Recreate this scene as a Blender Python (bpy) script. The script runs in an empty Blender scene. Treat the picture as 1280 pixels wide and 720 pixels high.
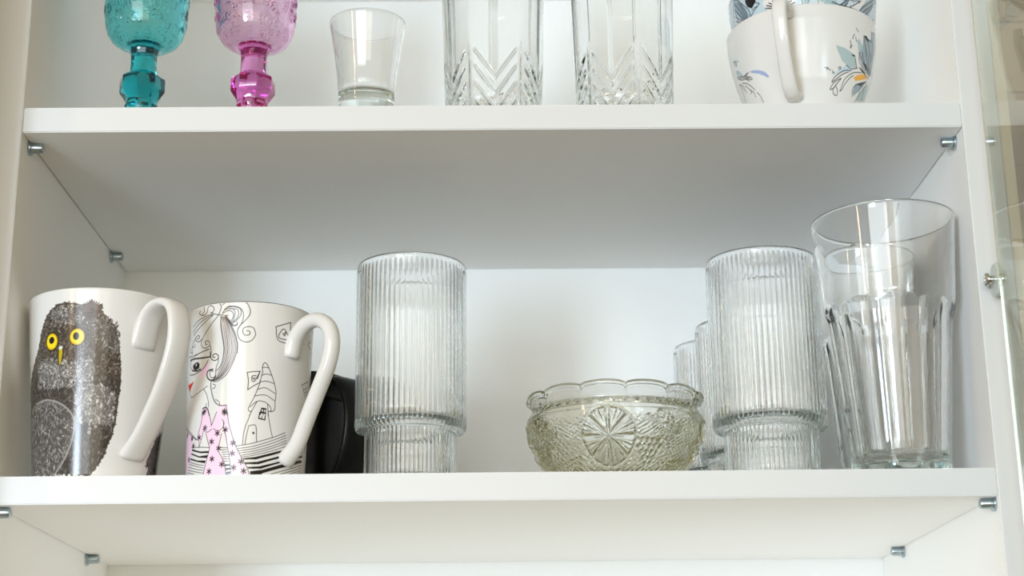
import bpy, bmesh, math, random
import numpy as np
from mathutils import Matrix, Vector

COL = bpy.context.scene.collection
DOOR_TILT = -2.5
EXPOSURE = 0.02
WORLD = .66
WORLD_LO = (.40, .31, .19)
WORLD_HI = (.80, .64, .40)
# azimuth left, elevation, distance, width, height, power, colour
LIGHTS = [('window_light', 24, -7, 3.2, .51, .84, 49, (.68, .83, 1.0)),
          ('hall_lamp_light', 45, 12, 1.3, .022, .5, 1.2, (1.0, .72, .45)),
          ('room_light', 17, 2, 3.4, 1.8, 1.6, 48, (.91, .97, 1.0)),
          ('warm_fill_light', -5, -2, 3.0, 1.2, 1.4, 12, (1.0, .90, .72))]  # last one is a warm fill, added to brighten the cabinet interior
ART_OWL = [
 ('F','head',0,[-126.5,108.7,-124.0,111.8,-120.0,114.4,-114.4,116.8,-106.6,117.7,-99.4,116.8,-94.2,115.6,-89.2,116.4,-86.1,118.2,-84.3,115.2,-78.9,115.8,-79.3,112.8,-76.9,110.3,-72.3,107.5,-68.1,103.5,-66.0,99.4,-64.4,95.2,-63.2,89.4,-62.0,84.4,-61.2,79.4,-60.7,72.6,-60.7,67.6,-61.6,60.0,-164.7,65.6,-153.6,77.1,-141.5,87.4,-136.4,91.9,-133.7,96.7,-132.0,100.8,-129.1,105.6]),
 ('F','body',0,[-148.6,79.4,-60.8,73.1,-60.6,67.2,-61.1,61.3,-61.6,54.6,-62.0,47.9,-63.8,41.9,-66.4,36.8,-68.8,30.9,-72.7,25.9,-76.8,21.7,-81.5,17.5,-164.6,22.2,-164.6,51.3]),
 ('F','throat',0,[-134.1,86.4,-118.0,83.8,-103.9,81.2,-95.4,83.4,-82.4,80.9,-81.0,76.7,-91.1,71.6,-110.2,68.9,-136.5,71.3]),
 ('F','crown',0,[-120.0,113.1,-106.6,116.6,-94.7,114.8,-91.0,108.8,-98.8,104.7,-110.1,107.0,-120.0,106.2]),
 ('F','cheek',0,[-77.8,108.1,-68.6,103.5,-65.1,96.0,-63.6,87.7,-69.5,89.0,-74.7,97.2,-89.7,105.4,-85.4,107.9]),
 ('F','chest',0,[-95.8,68.8,-79.2,69.7,-65.8,64.4,-63.3,53.6,-65.1,47.7,-77.3,47.2,-92.3,51.3,-96.5,58.0]),
 ('F','wing',0,[-149.5,59.8,-139.3,61.1,-126.0,62.1,-115.0,60.5,-107.0,57.5,-100.1,53.1,-96.8,48.0,-97.5,41.4,-100.5,34.1,-104.3,28.4,-110.0,22.9,-116.3,18.3,-164.7,22.2,-164.8,47.1]),
 ('F','foot',0,[12.5,60.1,6.0,51.1,-11.5,43.5,-18.3,35.9,-24.0,28.4,-18.9,25.6,-21.5,21.1,12.3,24.9]),
 ('E','eye',0,[-96.5,97.6,-90.7,97.5,-96.3,93.0]),
 ('E','pup',0,[-97.3,98.0,-95.2,98.0,-97.2,96.1]),
 ('E','eye',0,[-119.4,96.1,-113.7,95.6,-119.3,91.4]),
 ('E','pup',0,[-119.5,96.9,-117.2,96.7,-119.4,95.2]),
 ('F','beak',0,[-112.6,91.9,-111.0,93.0,-108.1,92.4,-107.4,89.0,-109.1,84.0,-111.6,80.4,-112.7,83.4,-113.2,87.7]),
 ('F','beaktip',0,[-112.6,91.9,-111.0,93.0,-108.3,92.4,-109.3,91.0,-111.6,90.6]),
 ('L','wingedge',1.08,[-139.3,61.5,-126.0,62.4,-115.1,60.8,-106.7,57.9,-99.6,53.5,-96.2,48.0,-96.8,41.4,-99.6,34.1,-103.6,28.2,-109.3,22.7,-115.5,18.2]),
 ('F','tuft',0,[-93.5,112.6,-92.8,116.9,-90.3,114.7,-89.3,117.3,-87.5,114.7,-85.9,118.6,-84.6,115.2,-82.2,115.8,-82.6,114.4,-78.6,115.6,-80.4,113.1,-78.1,111.9,-81.3,111.0,-83.3,108.6,-89.9,108.6,-92.8,110.1]),
 ('E','bead',0,[-77.8,45.6,-76.2,45.6,-77.7,44.5]),
 ('E','bead',0,[-82.5,44.2,-81.1,44.3,-82.5,43.2]),
 ('E','bead',0,[-83.0,42.2,-81.3,42.2,-82.9,41.0]),
 ('E','bead',0,[-80.0,47.2,-78.9,47.2,-79.9,46.4]),
]
ART_GIRL = [
 ('F','p',0,[-127.9,57.9,-119.0,57.2,-116.7,49.1,-111.6,55.1,-110.7,56.7,-100.5,56.2,-98.9,49.9,-96.0,43.6,-91.5,36.0,-84.9,28.4,-76.9,19.5,-94.4,19.4,-96.5,27.0,-99.0,35.3,-101.1,42.1,-103.6,49.5,-105.1,44.3,-107.0,36.1,-108.3,34.0,-104.5,30.3,-101.6,25.0,-99.6,19.5,-124.9,20.7,-121.1,29.0,-118.2,36.1,-122.8,44.8,-125.2,48.7,-129.0,40.6,-131.5,37.6,-133.7,42.0,-131.9,47.7]),
 ('F','p',0,[-127.5,60.8,-122.4,60.3,-119.0,54.8,-127.8,55.5]),
 ('F','p',0,[-108.6,60.8,-101.5,60.2,-99.9,53.8,-112.0,54.4,-109.4,57.9]),
 ('F','p',0,[-165.9,52.5,-141.4,43.3,-141.2,38.5,-145.4,33.1,-151.7,22.9,-169.4,24.7,-169.4,41.0]),
 ('F','w',0,[-107.0,35.8,-99.0,35.3,-96.5,27.0,-94.9,19.7,-99.2,19.5,-101.6,25.0]),
 ('S','k',0.44,[-144.8,38.3,-118.2,36.1]),
 ('F','b',0,[-143.8,37.2,-129.4,34.6,-118.6,34.1,-118.5,32.8,-129.4,33.5,-143.7,36.1]),
 ('F','b',0,[-144.6,34.9,-130.5,31.8,-119.5,31.8,-120.6,30.0,-131.2,31.0,-145.6,34.2]),
 ('F','b',0,[-146.5,32.1,-133.1,29.5,-122.1,28.8,-123.1,27.1,-133.1,28.6,-147.4,31.2]),
 ('L','k',0.34,[-148.5,30.0,-134.5,27.4,-123.6,25.8]),
 ('L','k',0.34,[-149.6,28.8,-134.4,26.1,-124.1,24.3]),
 ('L','k',0.34,[-151.3,27.3,-135.8,24.6,-124.7,23.0]),
 ('L','k',0.34,[-152.7,25.6,-135.7,23.0,-125.0,21.5]),
 ('L','k',0.34,[-153.9,24.2,-140.3,22.1]),
 ('L','k',0.29,[-106.6,35.3,-99.0,35.3]),
 ('L','k',0.29,[-105.6,34.0,-99.0,34.2]),
 ('L','k',0.29,[-104.6,32.6,-98.5,32.8]),
 ('L','k',0.29,[-103.9,31.3,-98.0,31.4]),
 ('L','k',0.29,[-103.2,30.0,-97.7,30.1]),
 ('L','k',0.29,[-102.7,28.7,-97.0,28.8]),
 ('L','k',0.29,[-101.9,27.3,-96.7,27.5]),
 ('F','b',0,[-101.7,25.5,-96.4,25.7,-96.2,24.6,-101.1,24.4]),
 ('F','b',0,[-100.6,23.3,-95.9,23.6,-95.4,22.3,-100.2,22.1]),
 ('F','b',0,[-99.7,21.1,-95.2,21.4,-94.9,20.0,-99.2,19.7]),
 ('L','k',0.44,[-127.4,57.8,-129.0,51.6,-133.2,44.6,-133.7,41.5]),
 ('L','k',0.44,[-120.1,57.3,-117.4,52.3,-116.4,48.8]),
 ('L','k',0.44,[-116.4,48.8,-113.4,52.9,-111.0,56.7]),
 ('L','k',0.44,[-100.1,56.2,-98.9,50.4,-94.7,41.5,-90.2,34.6,-84.9,28.4,-79.6,22.8,-76.1,19.5]),
 ('L','k',0.44,[-103.7,50.8,-103.3,46.9,-101.1,42.1,-99.0,35.3,-96.5,27.0,-94.4,19.7]),
 ('L','k',0.44,[-105.2,43.8,-107.2,38.2,-108.3,34.0,-104.1,29.2,-101.1,24.0,-99.2,19.5]),
 ('L','k',0.44,[-122.8,45.1,-119.3,38.3,-118.1,35.6,-121.1,29.0,-124.9,20.9]),
 ('L','k',0.44,[-125.2,47.1,-128.5,41.6,-131.8,36.8]),
 ('L','k',0.44,[-169.5,55.1,-147.2,47.1,-135.1,41.9]),
 ('L','k',0.44,[-131.6,40.8,-131.8,37.1]),
 ('L','k',0.44,[-165.9,52.5,-147.2,46.0,-135.1,41.6]),
 ('L','k',0.34,[-124.6,46.8,-120.7,45.3,-116.1,46.7]),
 ('L','k',0.34,[-114.1,46.9,-108.8,45.3,-104.4,47.2,-103.2,50.0,-105.5,52.0]),
 ('*','b',1.63,[-156.8,46.8]),
 ('*','b',1.63,[-115.8,39.4]),
 ('*','b',1.63,[-115.0,29.2]),
 ('*','b',1.63,[-118.1,22.1]),
 ('*','b',1.63,[-109.7,44.0]),
 ('*','b',1.63,[-107.9,35.1]),
 ('*','b',1.63,[-104.3,25.6]),
 ('*','b',1.63,[-94.6,31.8]),
 ('*','b',1.63,[-92.9,23.5]),
 ('*','b',1.63,[-86.0,26.9]),
 ('*','b',1.63,[-83.3,21.5]),
 ('*','b',1.63,[-94.1,37.8]),
 ('*','b',1.63,[-101.7,45.8]),
 ('*','b',1.63,[-124.0,48.0]),
 ('*','b',1.63,[-144.0,43.5]),
 ('*','b',1.63,[-141.2,38.7]),
 ('*','b',1.63,[-151.0,31.5]),
 ('*','b',1.63,[-131.7,42.9]),
 ('*','b',1.63,[-103.0,55.8]),
 ('*','b',1.63,[-126.2,57.2]),
 ('L','k',0.44,[-91.1,36.0,-81.3,37.0,-72.3,38.5,-57.0,41.9,-43.6,45.8]),
 ('L','k',0.39,[-89.3,34.5,-74.7,36.1,-57.7,40.0,-42.4,44.4]),
 ('L','k',0.39,[-88.5,33.2,-74.6,34.7,-57.7,38.4,-42.3,42.9]),
 ('L','k',0.39,[-87.2,32.0,-74.5,33.3,-57.5,36.8,-41.6,41.3]),
 ('L','k',0.39,[-86.2,30.6,-74.4,32.0,-57.4,35.5,-41.5,39.8]),
 ('L','k',0.39,[-85.4,29.6,-74.3,30.8,-57.3,34.0,-41.2,38.0]),
 ('F','b',0,[-84.5,28.9,-72.6,29.9,-57.2,32.9,-41.6,36.3,-41.5,34.9,-57.1,31.4,-72.1,28.4,-83.6,28.0]),
 ('F','b',0,[-82.7,26.5,-70.7,27.1,-57.0,29.8,-37.8,33.9,-36.6,32.6,-55.0,28.9,-69.8,25.6,-81.4,25.4]),
 ('F','b',0,[-80.1,23.9,-68.9,24.5,-53.0,27.5,-31.4,32.2,-31.2,31.3,-51.0,26.8,-67.1,23.1,-78.8,22.8]),
 ('F','b',0,[-77.5,21.4,-65.3,22.7,-48.9,26.2,-31.1,29.7,-14.3,32.5,-12.7,31.0,-35.8,26.7,-48.8,24.1,-65.2,20.6,-76.1,19.8]),
 ('L','k',0.39,[-57.1,20.5,-40.2,24.0,-13.4,29.4]),
 ('L','k',0.39,[-46.5,21.1,-32.8,23.9,-13.1,27.9]),
 ('L','k',0.39,[-35.2,22.0,-12.6,26.5]),
 ('L','k',0.39,[-22.4,23.2,-10.9,25.1]),
 ('F','b',0,[-19.6,41.5,-13.5,43.2,-13.1,41.6,-20.1,39.9]),
 ('F','b',0,[-22.5,38.5,-13.6,40.6,-13.2,39.5,-23.1,37.3]),
 ('F','b',0,[-25.4,35.8,-13.4,38.4,-13.0,36.9,-26.0,34.6]),
 ('F','b',0,[-24.1,33.3,-13.1,35.4,-12.7,34.0,-23.9,32.3]),
 ('L','p',1.08,[-8.8,46.0,-9.2,37.9,-9.4,29.8,-9.1,24.5]),
 ('L','k',0.39,[-2.1,53.9,-5.4,46.5,-7.6,38.1]),
 ('L','k',0.49,[-69.2,80.0,-69.6,83.2,-68.7,85.1,-67.3,85.9,-65.4,85.0,-63.4,82.7,-60.3,78.4,-57.2,73.3,-55.5,68.6,-56.0,63.3,-55.9,59.6,-57.3,57.6,-60.8,57.0]),
 ('L','k',0.44,[-69.4,82.7,-66.9,83.2,-64.0,82.9]),
 ('L','k',0.44,[-69.9,78.3,-65.8,79.2,-60.7,78.8]),
 ('L','k',0.44,[-70.9,74.3,-64.7,74.9,-57.7,73.9]),
 ('L','k',0.44,[-73.4,69.6,-66.1,70.9,-56.4,68.1]),
 ('L','k',0.44,[-75.8,65.7,-65.8,66.6,-56.9,63.8]),
 ('L','k',0.44,[-69.2,80.0,-70.6,76.2,-71.8,72.5,-73.8,68.7,-76.4,64.4,-79.7,60.1,-81.0,57.9,-79.9,56.4,-78.2,56.7]),
 ('L','k',0.44,[-79.3,59.0,-75.0,61.8,-71.0,62.9,-64.7,62.1,-60.6,59.8,-59.6,57.7,-62.1,57.2]),
 ('L','k',0.44,[-73.4,62.3,-76.8,58.0,-79.8,53.8]),
 ('L','k',0.44,[-63.3,61.2,-62.2,54.4]),
 ('F','b',0,[-69.1,59.1,-64.0,58.8,-64.4,57.5,-64.9,54.3,-70.7,54.0,-70.0,56.7]),
 ('F','b',0,[-70.8,56.4,-64.3,56.7,-64.8,51.5,-71.7,52.2]),
 ('F','w',0,[-68.4,58.1,-67.3,57.9,-67.5,56.7,-68.7,56.7]),
 ('F','w',0,[-66.2,57.9,-65.1,57.8,-65.1,56.5,-66.5,56.6]),
 ('F','w',0,[-69.1,55.7,-67.6,55.6,-67.7,54.0,-69.5,54.2]),
 ('F','w',0,[-66.7,55.5,-65.2,55.4,-65.4,53.8,-67.1,53.9]),
 ('F','w',0,[-70.2,54.6,-68.5,54.4,-68.7,52.7,-70.6,52.9]),
 ('F','w',0,[-67.7,54.3,-65.6,54.1,-65.8,52.4,-68.0,52.6]),
 ('L','k',0.44,[-78.3,56.2,-80.5,51.9,-82.7,48.2,-84.5,43.0,-85.2,36.7]),
 ('L','k',0.44,[-62.5,56.8,-60.9,51.1,-58.6,45.4,-57.0,41.9]),
 ('L','k',0.44,[-79.9,48.0,-73.6,48.0,-72.2,38.8]),
 ('L','k',0.44,[-79.9,48.0,-81.7,42.5,-82.9,37.2]),
 ('*','b',0.64,[-75.5,43.8]),
 ('L','k',0.54,[-83.2,79.5,-77.3,80.2,-71.5,80.5]),
 ('L','k',0.54,[-71.5,80.5,-74.3,76.6,-76.5,74.4,-78.4,74.5,-78.7,77.3,-75.1,77.9]),
 ('L','k',0.54,[-83.2,79.5,-81.8,74.8,-82.1,69.2]),
 ('L','k',0.54,[-82.1,69.2,-76.8,71.7,-71.4,73.8,-71.2,75.1]),
 ('L','k',0.54,[-71.8,80.2,-73.8,76.1]),
 ('L','k',0.54,[-77.9,76.7,-77.0,75.5,-75.9,76.8]),
 ('L','k',0.54,[-58.6,108.3,-43.5,112.6]),
 ('L','k',0.54,[-43.5,112.6,-44.4,102.6,-55.5,102.2,-50.7,107.8,-44.2,103.0]),
 ('L','k',0.54,[-58.6,108.3,-56.0,100.6,-45.3,99.2]),
 ('L','k',0.54,[-50.4,104.4,-48.2,106.3,-49.4,103.7,-51.6,105.1]),
 ('L','k',0.44,[-23.4,76.9,-9.6,80.9]),
 ('L','k',0.44,[-23.4,76.9,-15.6,70.1]),
 ('L','k',0.44,[-19.5,74.2,-11.4,77.0]),
 ('L','k',0.44,[-17.2,72.9,-10.5,74.4,-12.4,71.4]),
 ('L','k',0.44,[-6.7,121.8,-15.6,117.3,-14.7,113.7]),
 ('L','k',0.44,[-8.6,105.9,-15.5,102.6,-6.8,101.1]),
 ('F','h',0,[-108.9,114.3,-103.9,114.0,-100.3,109.2,-96.8,104.8,-93.8,99.9,-92.8,94.5,-92.9,91.3,-105.3,91.7,-105.1,93.8,-106.9,100.4,-108.3,107.5]),
 ('F','h',0,[-105.5,92.2,-92.6,91.8,-95.2,86.0,-99.9,80.3,-106.6,75.8,-112.9,75.0,-114.5,77.8,-111.3,81.9,-107.0,85.9]),
 ('L','k',0.73,[-104.3,114.0,-99.4,108.6,-95.1,102.6,-92.9,96.7,-92.8,93.4,-92.9,91.3]),
 ('L','k',0.59,[-108.9,114.0,-108.8,108.6,-107.3,103.1,-105.3,96.0,-105.1,91.7]),
 ('L','k',0.44,[-93.0,91.9,-96.0,86.0,-100.7,79.7,-106.6,76.3,-112.9,74.8,-118.8,76.0]),
 ('L','k',0.44,[-105.1,92.2,-106.4,86.9,-109.5,82.8,-112.7,81.1,-113.0,77.2]),
 ('L','g',0.39,[-107.8,113.7,-106.5,108.4,-104.9,103.0,-103.3,95.9,-103.3,92.0]),
 ('L','g',0.39,[-103.4,91.9,-105.3,86.3,-109.0,81.2,-112.1,77.1,-116.4,75.5]),
 ('L','k',0.39,[-107.2,113.6,-105.0,108.3,-103.1,102.9,-101.4,95.8,-101.5,91.9]),
 ('L','k',0.39,[-101.6,91.9,-103.5,86.3,-107.4,81.1,-111.3,77.1,-115.9,75.5]),
 ('L','g',0.39,[-106.6,113.6,-103.6,108.3,-101.3,102.8,-99.6,95.7,-99.6,91.9]),
 ('L','g',0.39,[-99.7,91.8,-101.8,86.2,-105.9,81.0,-110.5,77.0,-115.4,75.5]),
 ('L','k',0.39,[-105.9,113.5,-102.3,108.2,-99.6,102.7,-97.7,95.7,-97.7,91.8]),
 ('L','k',0.39,[-97.8,91.7,-100.1,86.1,-104.5,81.0,-109.6,77.0,-115.0,75.4]),
 ('L','g',0.39,[-105.4,113.5,-101.2,108.2,-98.1,102.7,-96.2,95.7,-96.3,91.8]),
 ('L','g',0.39,[-96.3,91.7,-98.7,86.1,-103.4,80.9,-109.0,76.9,-114.6,75.4]),
 ('L','k',0.39,[-104.8,113.5,-99.9,108.1,-96.6,102.6,-94.5,95.6,-94.6,91.8]),
 ('L','k',0.39,[-94.6,91.6,-97.2,86.1,-102.0,80.9,-108.2,76.9,-114.2,75.4]),
 ('L','k',0.49,[-107.4,116.1,-104.1,118.1,-98.2,118.1,-95.7,115.6,-96.8,111.8,-98.7,109.2,-96.2,107.6,-93.4,108.5,-93.9,110.1]),
 ('L','k',0.49,[-106.5,116.6,-103.2,119.1,-95.9,119.1,-91.0,117.7,-90.5,114.4,-93.9,111.2,-97.9,109.2]),
 ('L','k',0.49,[-107.3,115.5,-102.3,117.2,-98.2,116.2,-97.2,113.5,-99.5,110.3]),
 ('L','k',0.49,[-100.7,118.2,-94.2,117.7,-92.5,115.0,-94.0,112.3,-97.1,110.2]),
 ('L','k',0.49,[-105.7,118.1,-100.8,119.8,-92.7,119.0,-88.6,116.0,-88.4,111.7,-89.8,109.0,-92.9,105.3,-92.7,102.0,-90.2,99.1,-85.4,97.8,-80.7,98.6,-77.3,101.6,-77.4,104.3,-79.5,106.7,-83.5,107.1,-87.4,106.3,-88.4,104.2,-86.4,102.0,-82.4,102.3,-82.2,104.2,-84.9,104.7]),
 ('L','k',0.49,[-89.3,122.6,-85.0,121.0,-82.4,117.2,-83.0,113.9,-87.5,110.1,-90.6,107.9,-92.5,105.8]),
 ('F','k',0,[-102.1,113.1,-98.7,109.7,-96.2,108.0,-93.4,108.8,-93.7,107.7,-97.0,107.4,-99.9,108.7]),
 ('L','k',0.47,[-110.7,122.0,-108.8,120.0,-110.5,116.3,-112.6,114.0,-118.2,110.4,-124.2,106.1,-129.8,101.8,-130.9,98.7,-127.7,96.4,-122.7,96.2,-120.2,97.8,-121.9,100.1,-125.6,100.0,-125.0,98.3,-122.8,98.1]),
 ('L','k',0.47,[-119.7,97.0,-118.3,93.6,-118.9,89.9]),
 ('L','k',0.47,[-120.0,117.4,-116.5,116.2,-111.7,115.2,-102.2,114.1]),
 ('L','k',0.47,[-118.5,116.7,-116.1,118.9,-118.6,121.2,-122.7,120.9,-123.6,118.5,-126.8,116.4,-132.3,117.1,-134.3,118.7,-132.4,119.5]),
 ('L','k',0.47,[-144.8,111.4,-134.1,114.3,-118.4,116.1]),
 ('L','k',0.47,[-144.5,108.1,-134.0,112.1,-117.4,115.7]),
 ('L','k',0.47,[-143.5,106.0,-131.4,110.2,-116.9,115.4]),
 ('L','k',0.47,[-129.3,102.3,-133.6,100.9,-138.5,102.0,-139.4,103.5]),
 ('L','k',0.47,[-141.7,103.0,-137.8,104.7,-133.7,104.4,-134.3,102.9,-137.1,103.2]),
 ('L','k',0.47,[-140.9,102.6,-144.3,101.5,-146.1,99.3,-141.5,98.9,-140.8,100.4]),
 ('L','k',0.47,[-146.0,99.0,-150.3,96.9,-145.9,95.7,-145.1,97.8]),
 ('L','k',0.47,[-145.9,95.4,-146.8,93.6,-154.0,94.1]),
 ('L','k',0.47,[-143.7,91.0,-140.5,92.8,-131.9,93.9,-121.7,95.0]),
 ('L','k',0.47,[-128.2,121.8,-127.5,119.0,-129.8,117.1]),
 ('L','k',0.47,[-107.6,121.0,-104.2,122.2]),
 ('L','k',0.59,[-119.5,93.2,-118.9,89.9,-115.3,87.7,-111.1,88.3,-110.8,90.4,-113.6,91.6,-116.4,91.0,-115.9,89.7,-114.0,89.5]),
 ('L','k',0.44,[-110.7,89.3,-110.6,86.6,-112.4,83.5,-113.1,81.4]),
 ('F','s',0,[-133.3,78.9,-129.1,83.3,-123.5,86.0,-119.8,87.3,-120.7,83.6,-123.1,80.1,-131.3,78.2]),
 ('L','k',0.98,[-149.9,91.3,-142.0,91.3,-130.5,90.5,-119.4,90.2]),
 ('L','k',0.49,[-149.9,91.3,-143.8,93.2,-134.5,93.7,-120.6,94.9]),
 ('F','w',0,[-144.6,89.0,-134.4,90.1,-122.4,88.9,-126.8,85.8,-134.2,83.4,-143.5,85.0]),
 ('F','b',0,[-140.3,88.7,-135.1,88.6,-132.6,86.9,-133.6,84.6,-138.5,83.9,-143.5,85.3,-144.5,87.3]),
 ('L','k',0.49,[-147.6,91.0,-149.7,88.0,-145.3,84.4]),
 ('L','k',0.98,[-145.3,84.7,-137.0,83.4,-131.5,83.9]),
 ('L','k',0.59,[-150.6,82.6,-141.6,81.8,-131.5,82.8,-125.6,84.9,-121.6,88.5]),
 ('*','w',0.39,[-138.2,87.2]),
 ('F','r',0,[-155.8,76.9,-141.6,77.5,-147.8,74.2,-151.1,72.2]),
 ('L','k',0.44,[-160.0,80.8,-155.8,76.9,-151.1,72.2,-146.4,68.4,-135.0,69.7,-121.8,72.8]),
 ('L','k',0.88,[-116.1,82.5,-121.6,81.8,-122.7,79.2,-120.4,76.7,-115.8,76.0,-113.0,78.2]),
 ('L','k',0.49,[-115.1,81.1,-118.5,81.6,-119.5,79.8,-117.9,77.5,-114.4,77.5]),
 ('L','k',0.44,[-126.2,71.3,-122.7,67.8,-120.5,63.4,-120.2,60.2]),
 ('L','k',0.59,[-117.8,75.4,-117.8,71.6,-115.9,66.7,-113.4,63.1,-108.5,60.5,-101.5,60.2]),
 ('L','k',0.44,[-115.8,73.6,-113.2,72.7,-113.7,71.1,-116.1,71.0]),
 ('L','k',0.44,[-112.5,64.1,-108.7,62.6,-107.7,60.5]),
 ('L','k',0.78,[-127.5,59.7,-124.6,60.2,-121.3,59.2,-119.0,55.1]),
 ('L','k',0.44,[-122.5,62.5,-123.5,60.4]),
 ('L','k',0.44,[-101.5,60.2,-99.9,53.8]),
 ('*','b',1.63,[-103.1,56.8]),
 ('*','b',1.42,[-124.5,58.1]),
]
ART_CUP = [
 ('F','teal',0,[-74.0,291.0,-65.4,290.1,-56.6,288.0,-52.2,284.2,-49.8,280.0,-59.5,279.1,-67.2,281.9,-70.7,286.1]),
 ('F','slate',0,[-50.5,289.9,-46.6,293.1,-45.4,301.9,-40.9,301.9,-33.1,302.5,-33.0,308.4,-24.7,310.4,-21.6,301.3,-22.0,289.5,-21.4,281.5,-31.8,281.0,-42.4,282.4,-48.5,286.5]),
 ('F','teal',0,[-53.5,297.1,-50.7,298.5,-45.3,294.2,-44.2,291.4,-50.6,290.7]),
 ('F','pale',0,[-75.7,271.4,-69.5,276.4,-62.4,279.9,-56.5,278.5,-51.9,278.9,-62.9,275.7,-71.7,273.2]),
 ('F','gold',0,[-51.9,273.5,-47.6,276.2,-40.4,278.3,-33.2,279.1,-29.8,277.9,-38.6,275.0,-48.0,272.3]),
 ('F','slate',0,[-48.7,265.8,-47.9,270.4,-40.1,273.1,-29.5,276.4,-33.9,271.7,-40.3,267.3,-45.9,263.3]),
 ('F','teal',0,[-39.3,261.5,-39.0,266.1,-33.4,271.0,-22.0,276.0,-18.8,270.7,-16.8,266.0]),
 ('L','k',0.54,[-57.8,287.0,-54.4,286.9,-52.4,283.4,-49.8,280.0]),
 ('L','k',0.54,[-62.4,279.9,-56.5,278.5,-49.0,280.2]),
 ('L','k',0.54,[-46.6,281.1,-38.7,279.3,-25.8,278.6]),
 ('L','k',0.54,[-49.0,290.3,-47.8,284.3,-37.3,281.2,-25.4,280.3]),
 ('L','k',0.54,[-45.4,301.9,-41.9,295.0,-35.8,287.1,-25.4,280.3]),
 ('L','k',0.54,[-43.7,301.9,-36.6,301.5,-32.9,301.8,-33.0,308.4]),
 ('L','k',0.54,[-38.6,300.0,-34.7,293.8,-32.6,286.4,-25.0,281.3]),
 ('L','k',0.54,[-32.0,303.7,-28.3,299.0,-28.7,287.5,-24.4,281.4]),
 ('L','k',0.54,[-45.8,291.0,-39.2,284.7,-28.3,281.1]),
 ('L','k',0.54,[-46.6,288.4,-41.2,284.2]),
 ('L','k',0.54,[-41.9,295.0,-38.2,290.5]),
 ('L','k',0.54,[-32.4,294.5,-29.8,288.8]),
 ('F','b',0,[-57.8,287.0,-55.8,287.7,-54.2,286.9,-55.4,286.1]),
 ('F','b',0,[-45.5,302.3,-41.0,303.1,-36.4,300.7,-38.5,299.7,-42.6,300.6]),
 ('F','b',0,[-47.5,281.3,-43.9,281.3,-33.7,279.7,-40.7,278.9]),
 ('F','b',0,[-43.6,285.2,-37.2,285.2,-29.0,281.8,-36.7,282.2]),
 ('F','b',0,[-45.4,270.8,-37.9,273.6,-27.7,276.5,-38.9,271.0]),
 ('L','k',0.54,[-56.2,277.4,-64.4,276.2,-72.7,271.6,-75.2,268.6,-73.0,269.4,-65.3,273.9,-58.9,276.2]),
 ('L','k',0.54,[-66.3,271.5,-72.7,268.4,-76.3,264.3,-72.6,265.2,-69.4,268.3,-66.2,271.1]),
 ('L','k',0.54,[-42.8,278.7,-54.3,276.2,-62.1,271.2,-64.0,266.7,-65.2,264.0,-62.8,265.4,-61.0,268.5,-56.6,272.7,-52.3,275.0]),
 ('L','k',0.54,[-69.4,268.3,-73.1,264.5,-71.7,261.7,-68.0,261.3,-68.2,264.1,-70.1,266.1]),
 ('L','k',0.54,[-60.7,295.7,-59.8,293.6,-59.9,290.9,-58.4,293.1]),
 ('L','k',0.54,[-58.3,297.0,-57.5,299.1,-56.4,300.5]),
 ('L','k',0.54,[-55.0,298.8,-54.1,296.2]),
 ('L','k',0.54,[-83.0,276.7,-80.2,276.8,-81.3,275.6]),
 ('L','k',0.54,[-80.2,276.4,-77.3,275.4]),
 ('L','k',0.54,[-75.5,275.2,-74.8,273.7,-73.7,274.5]),
 ('L','k',0.54,[-70.3,277.5,-67.9,278.1,-68.1,276.9,-69.6,276.7]),
 ('L','k',0.54,[-54.7,304.9,-52.2,303.1]),
 ('L','k',0.54,[-47.7,263.0,-49.6,267.2,-45.4,270.8,-35.4,273.7]),
 ('L','k',0.54,[-39.6,266.7,-37.2,272.5]),
 ('L','k',0.54,[-41.2,260.8,-37.5,264.8,-32.8,270.4,-26.4,275.2]),
 ('L','k',0.54,[-30.2,271.0,-28.7,266.7,-25.3,264.0]),
 ('F','blue',0,[-152.9,283.6,-148.3,283.3,-142.3,281.9,-137.8,280.2,-135.1,278.3,-132.8,275.6,-134.9,275.3,-138.1,277.3,-143.3,279.8,-149.3,281.7]),
 ('F','b',0,[-161.4,283.4,-157.0,283.8,-152.9,283.6,-155.1,283.0,-159.0,282.7]),
 ('F','teal',0,[-174.2,297.3,-169.8,297.3,-163.2,294.7,-162.8,293.5,-166.1,294.1,-168.8,292.4,-172.6,293.4]),
 ('F','teal',0,[-172.6,291.0,-167.4,288.7,-163.6,285.8,-162.4,283.8,-165.2,284.2,-173.4,286.6]),
 ('L','k',0.59,[-173.6,297.4,-168.6,295.0,-169.0,292.4]),
 ('L','k',0.54,[-174.7,286.5,-163.9,283.8,-155.1,281.1,-151.9,278.9,-154.3,278.8,-159.3,280.8,-167.1,282.4,-173.8,285.4]),
 ('L','k',0.54,[-170.7,284.4,-160.9,282.1,-154.8,280.0]),
 ('L','k',0.54,[-160.4,281.1,-156.9,278.5]),
 ('L','k',0.54,[-167.6,280.4,-161.4,278.3,-156.0,274.6,-153.1,271.8]),
 ('L','k',0.54,[-174.2,282.0,-168.3,278.2,-167.0,273.6]),
 ('L','k',0.54,[-172.9,281.3,-169.2,275.8]),
 ('L','k',0.54,[-165.1,277.8,-161.2,275.0,-158.5,272.2,-160.2,271.1]),
 ('L','k',0.54,[-158.6,273.0,-155.5,270.4,-155.8,267.7]),
 ('L','k',0.54,[-151.3,269.6,-149.1,266.9,-148.3,262.5]),
 ('L','k',0.54,[-176.1,281.8,-173.6,276.1,-175.3,270.1]),
 ('L','k',0.54,[-168.8,289.1,-172.4,288.7]),
]
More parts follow.
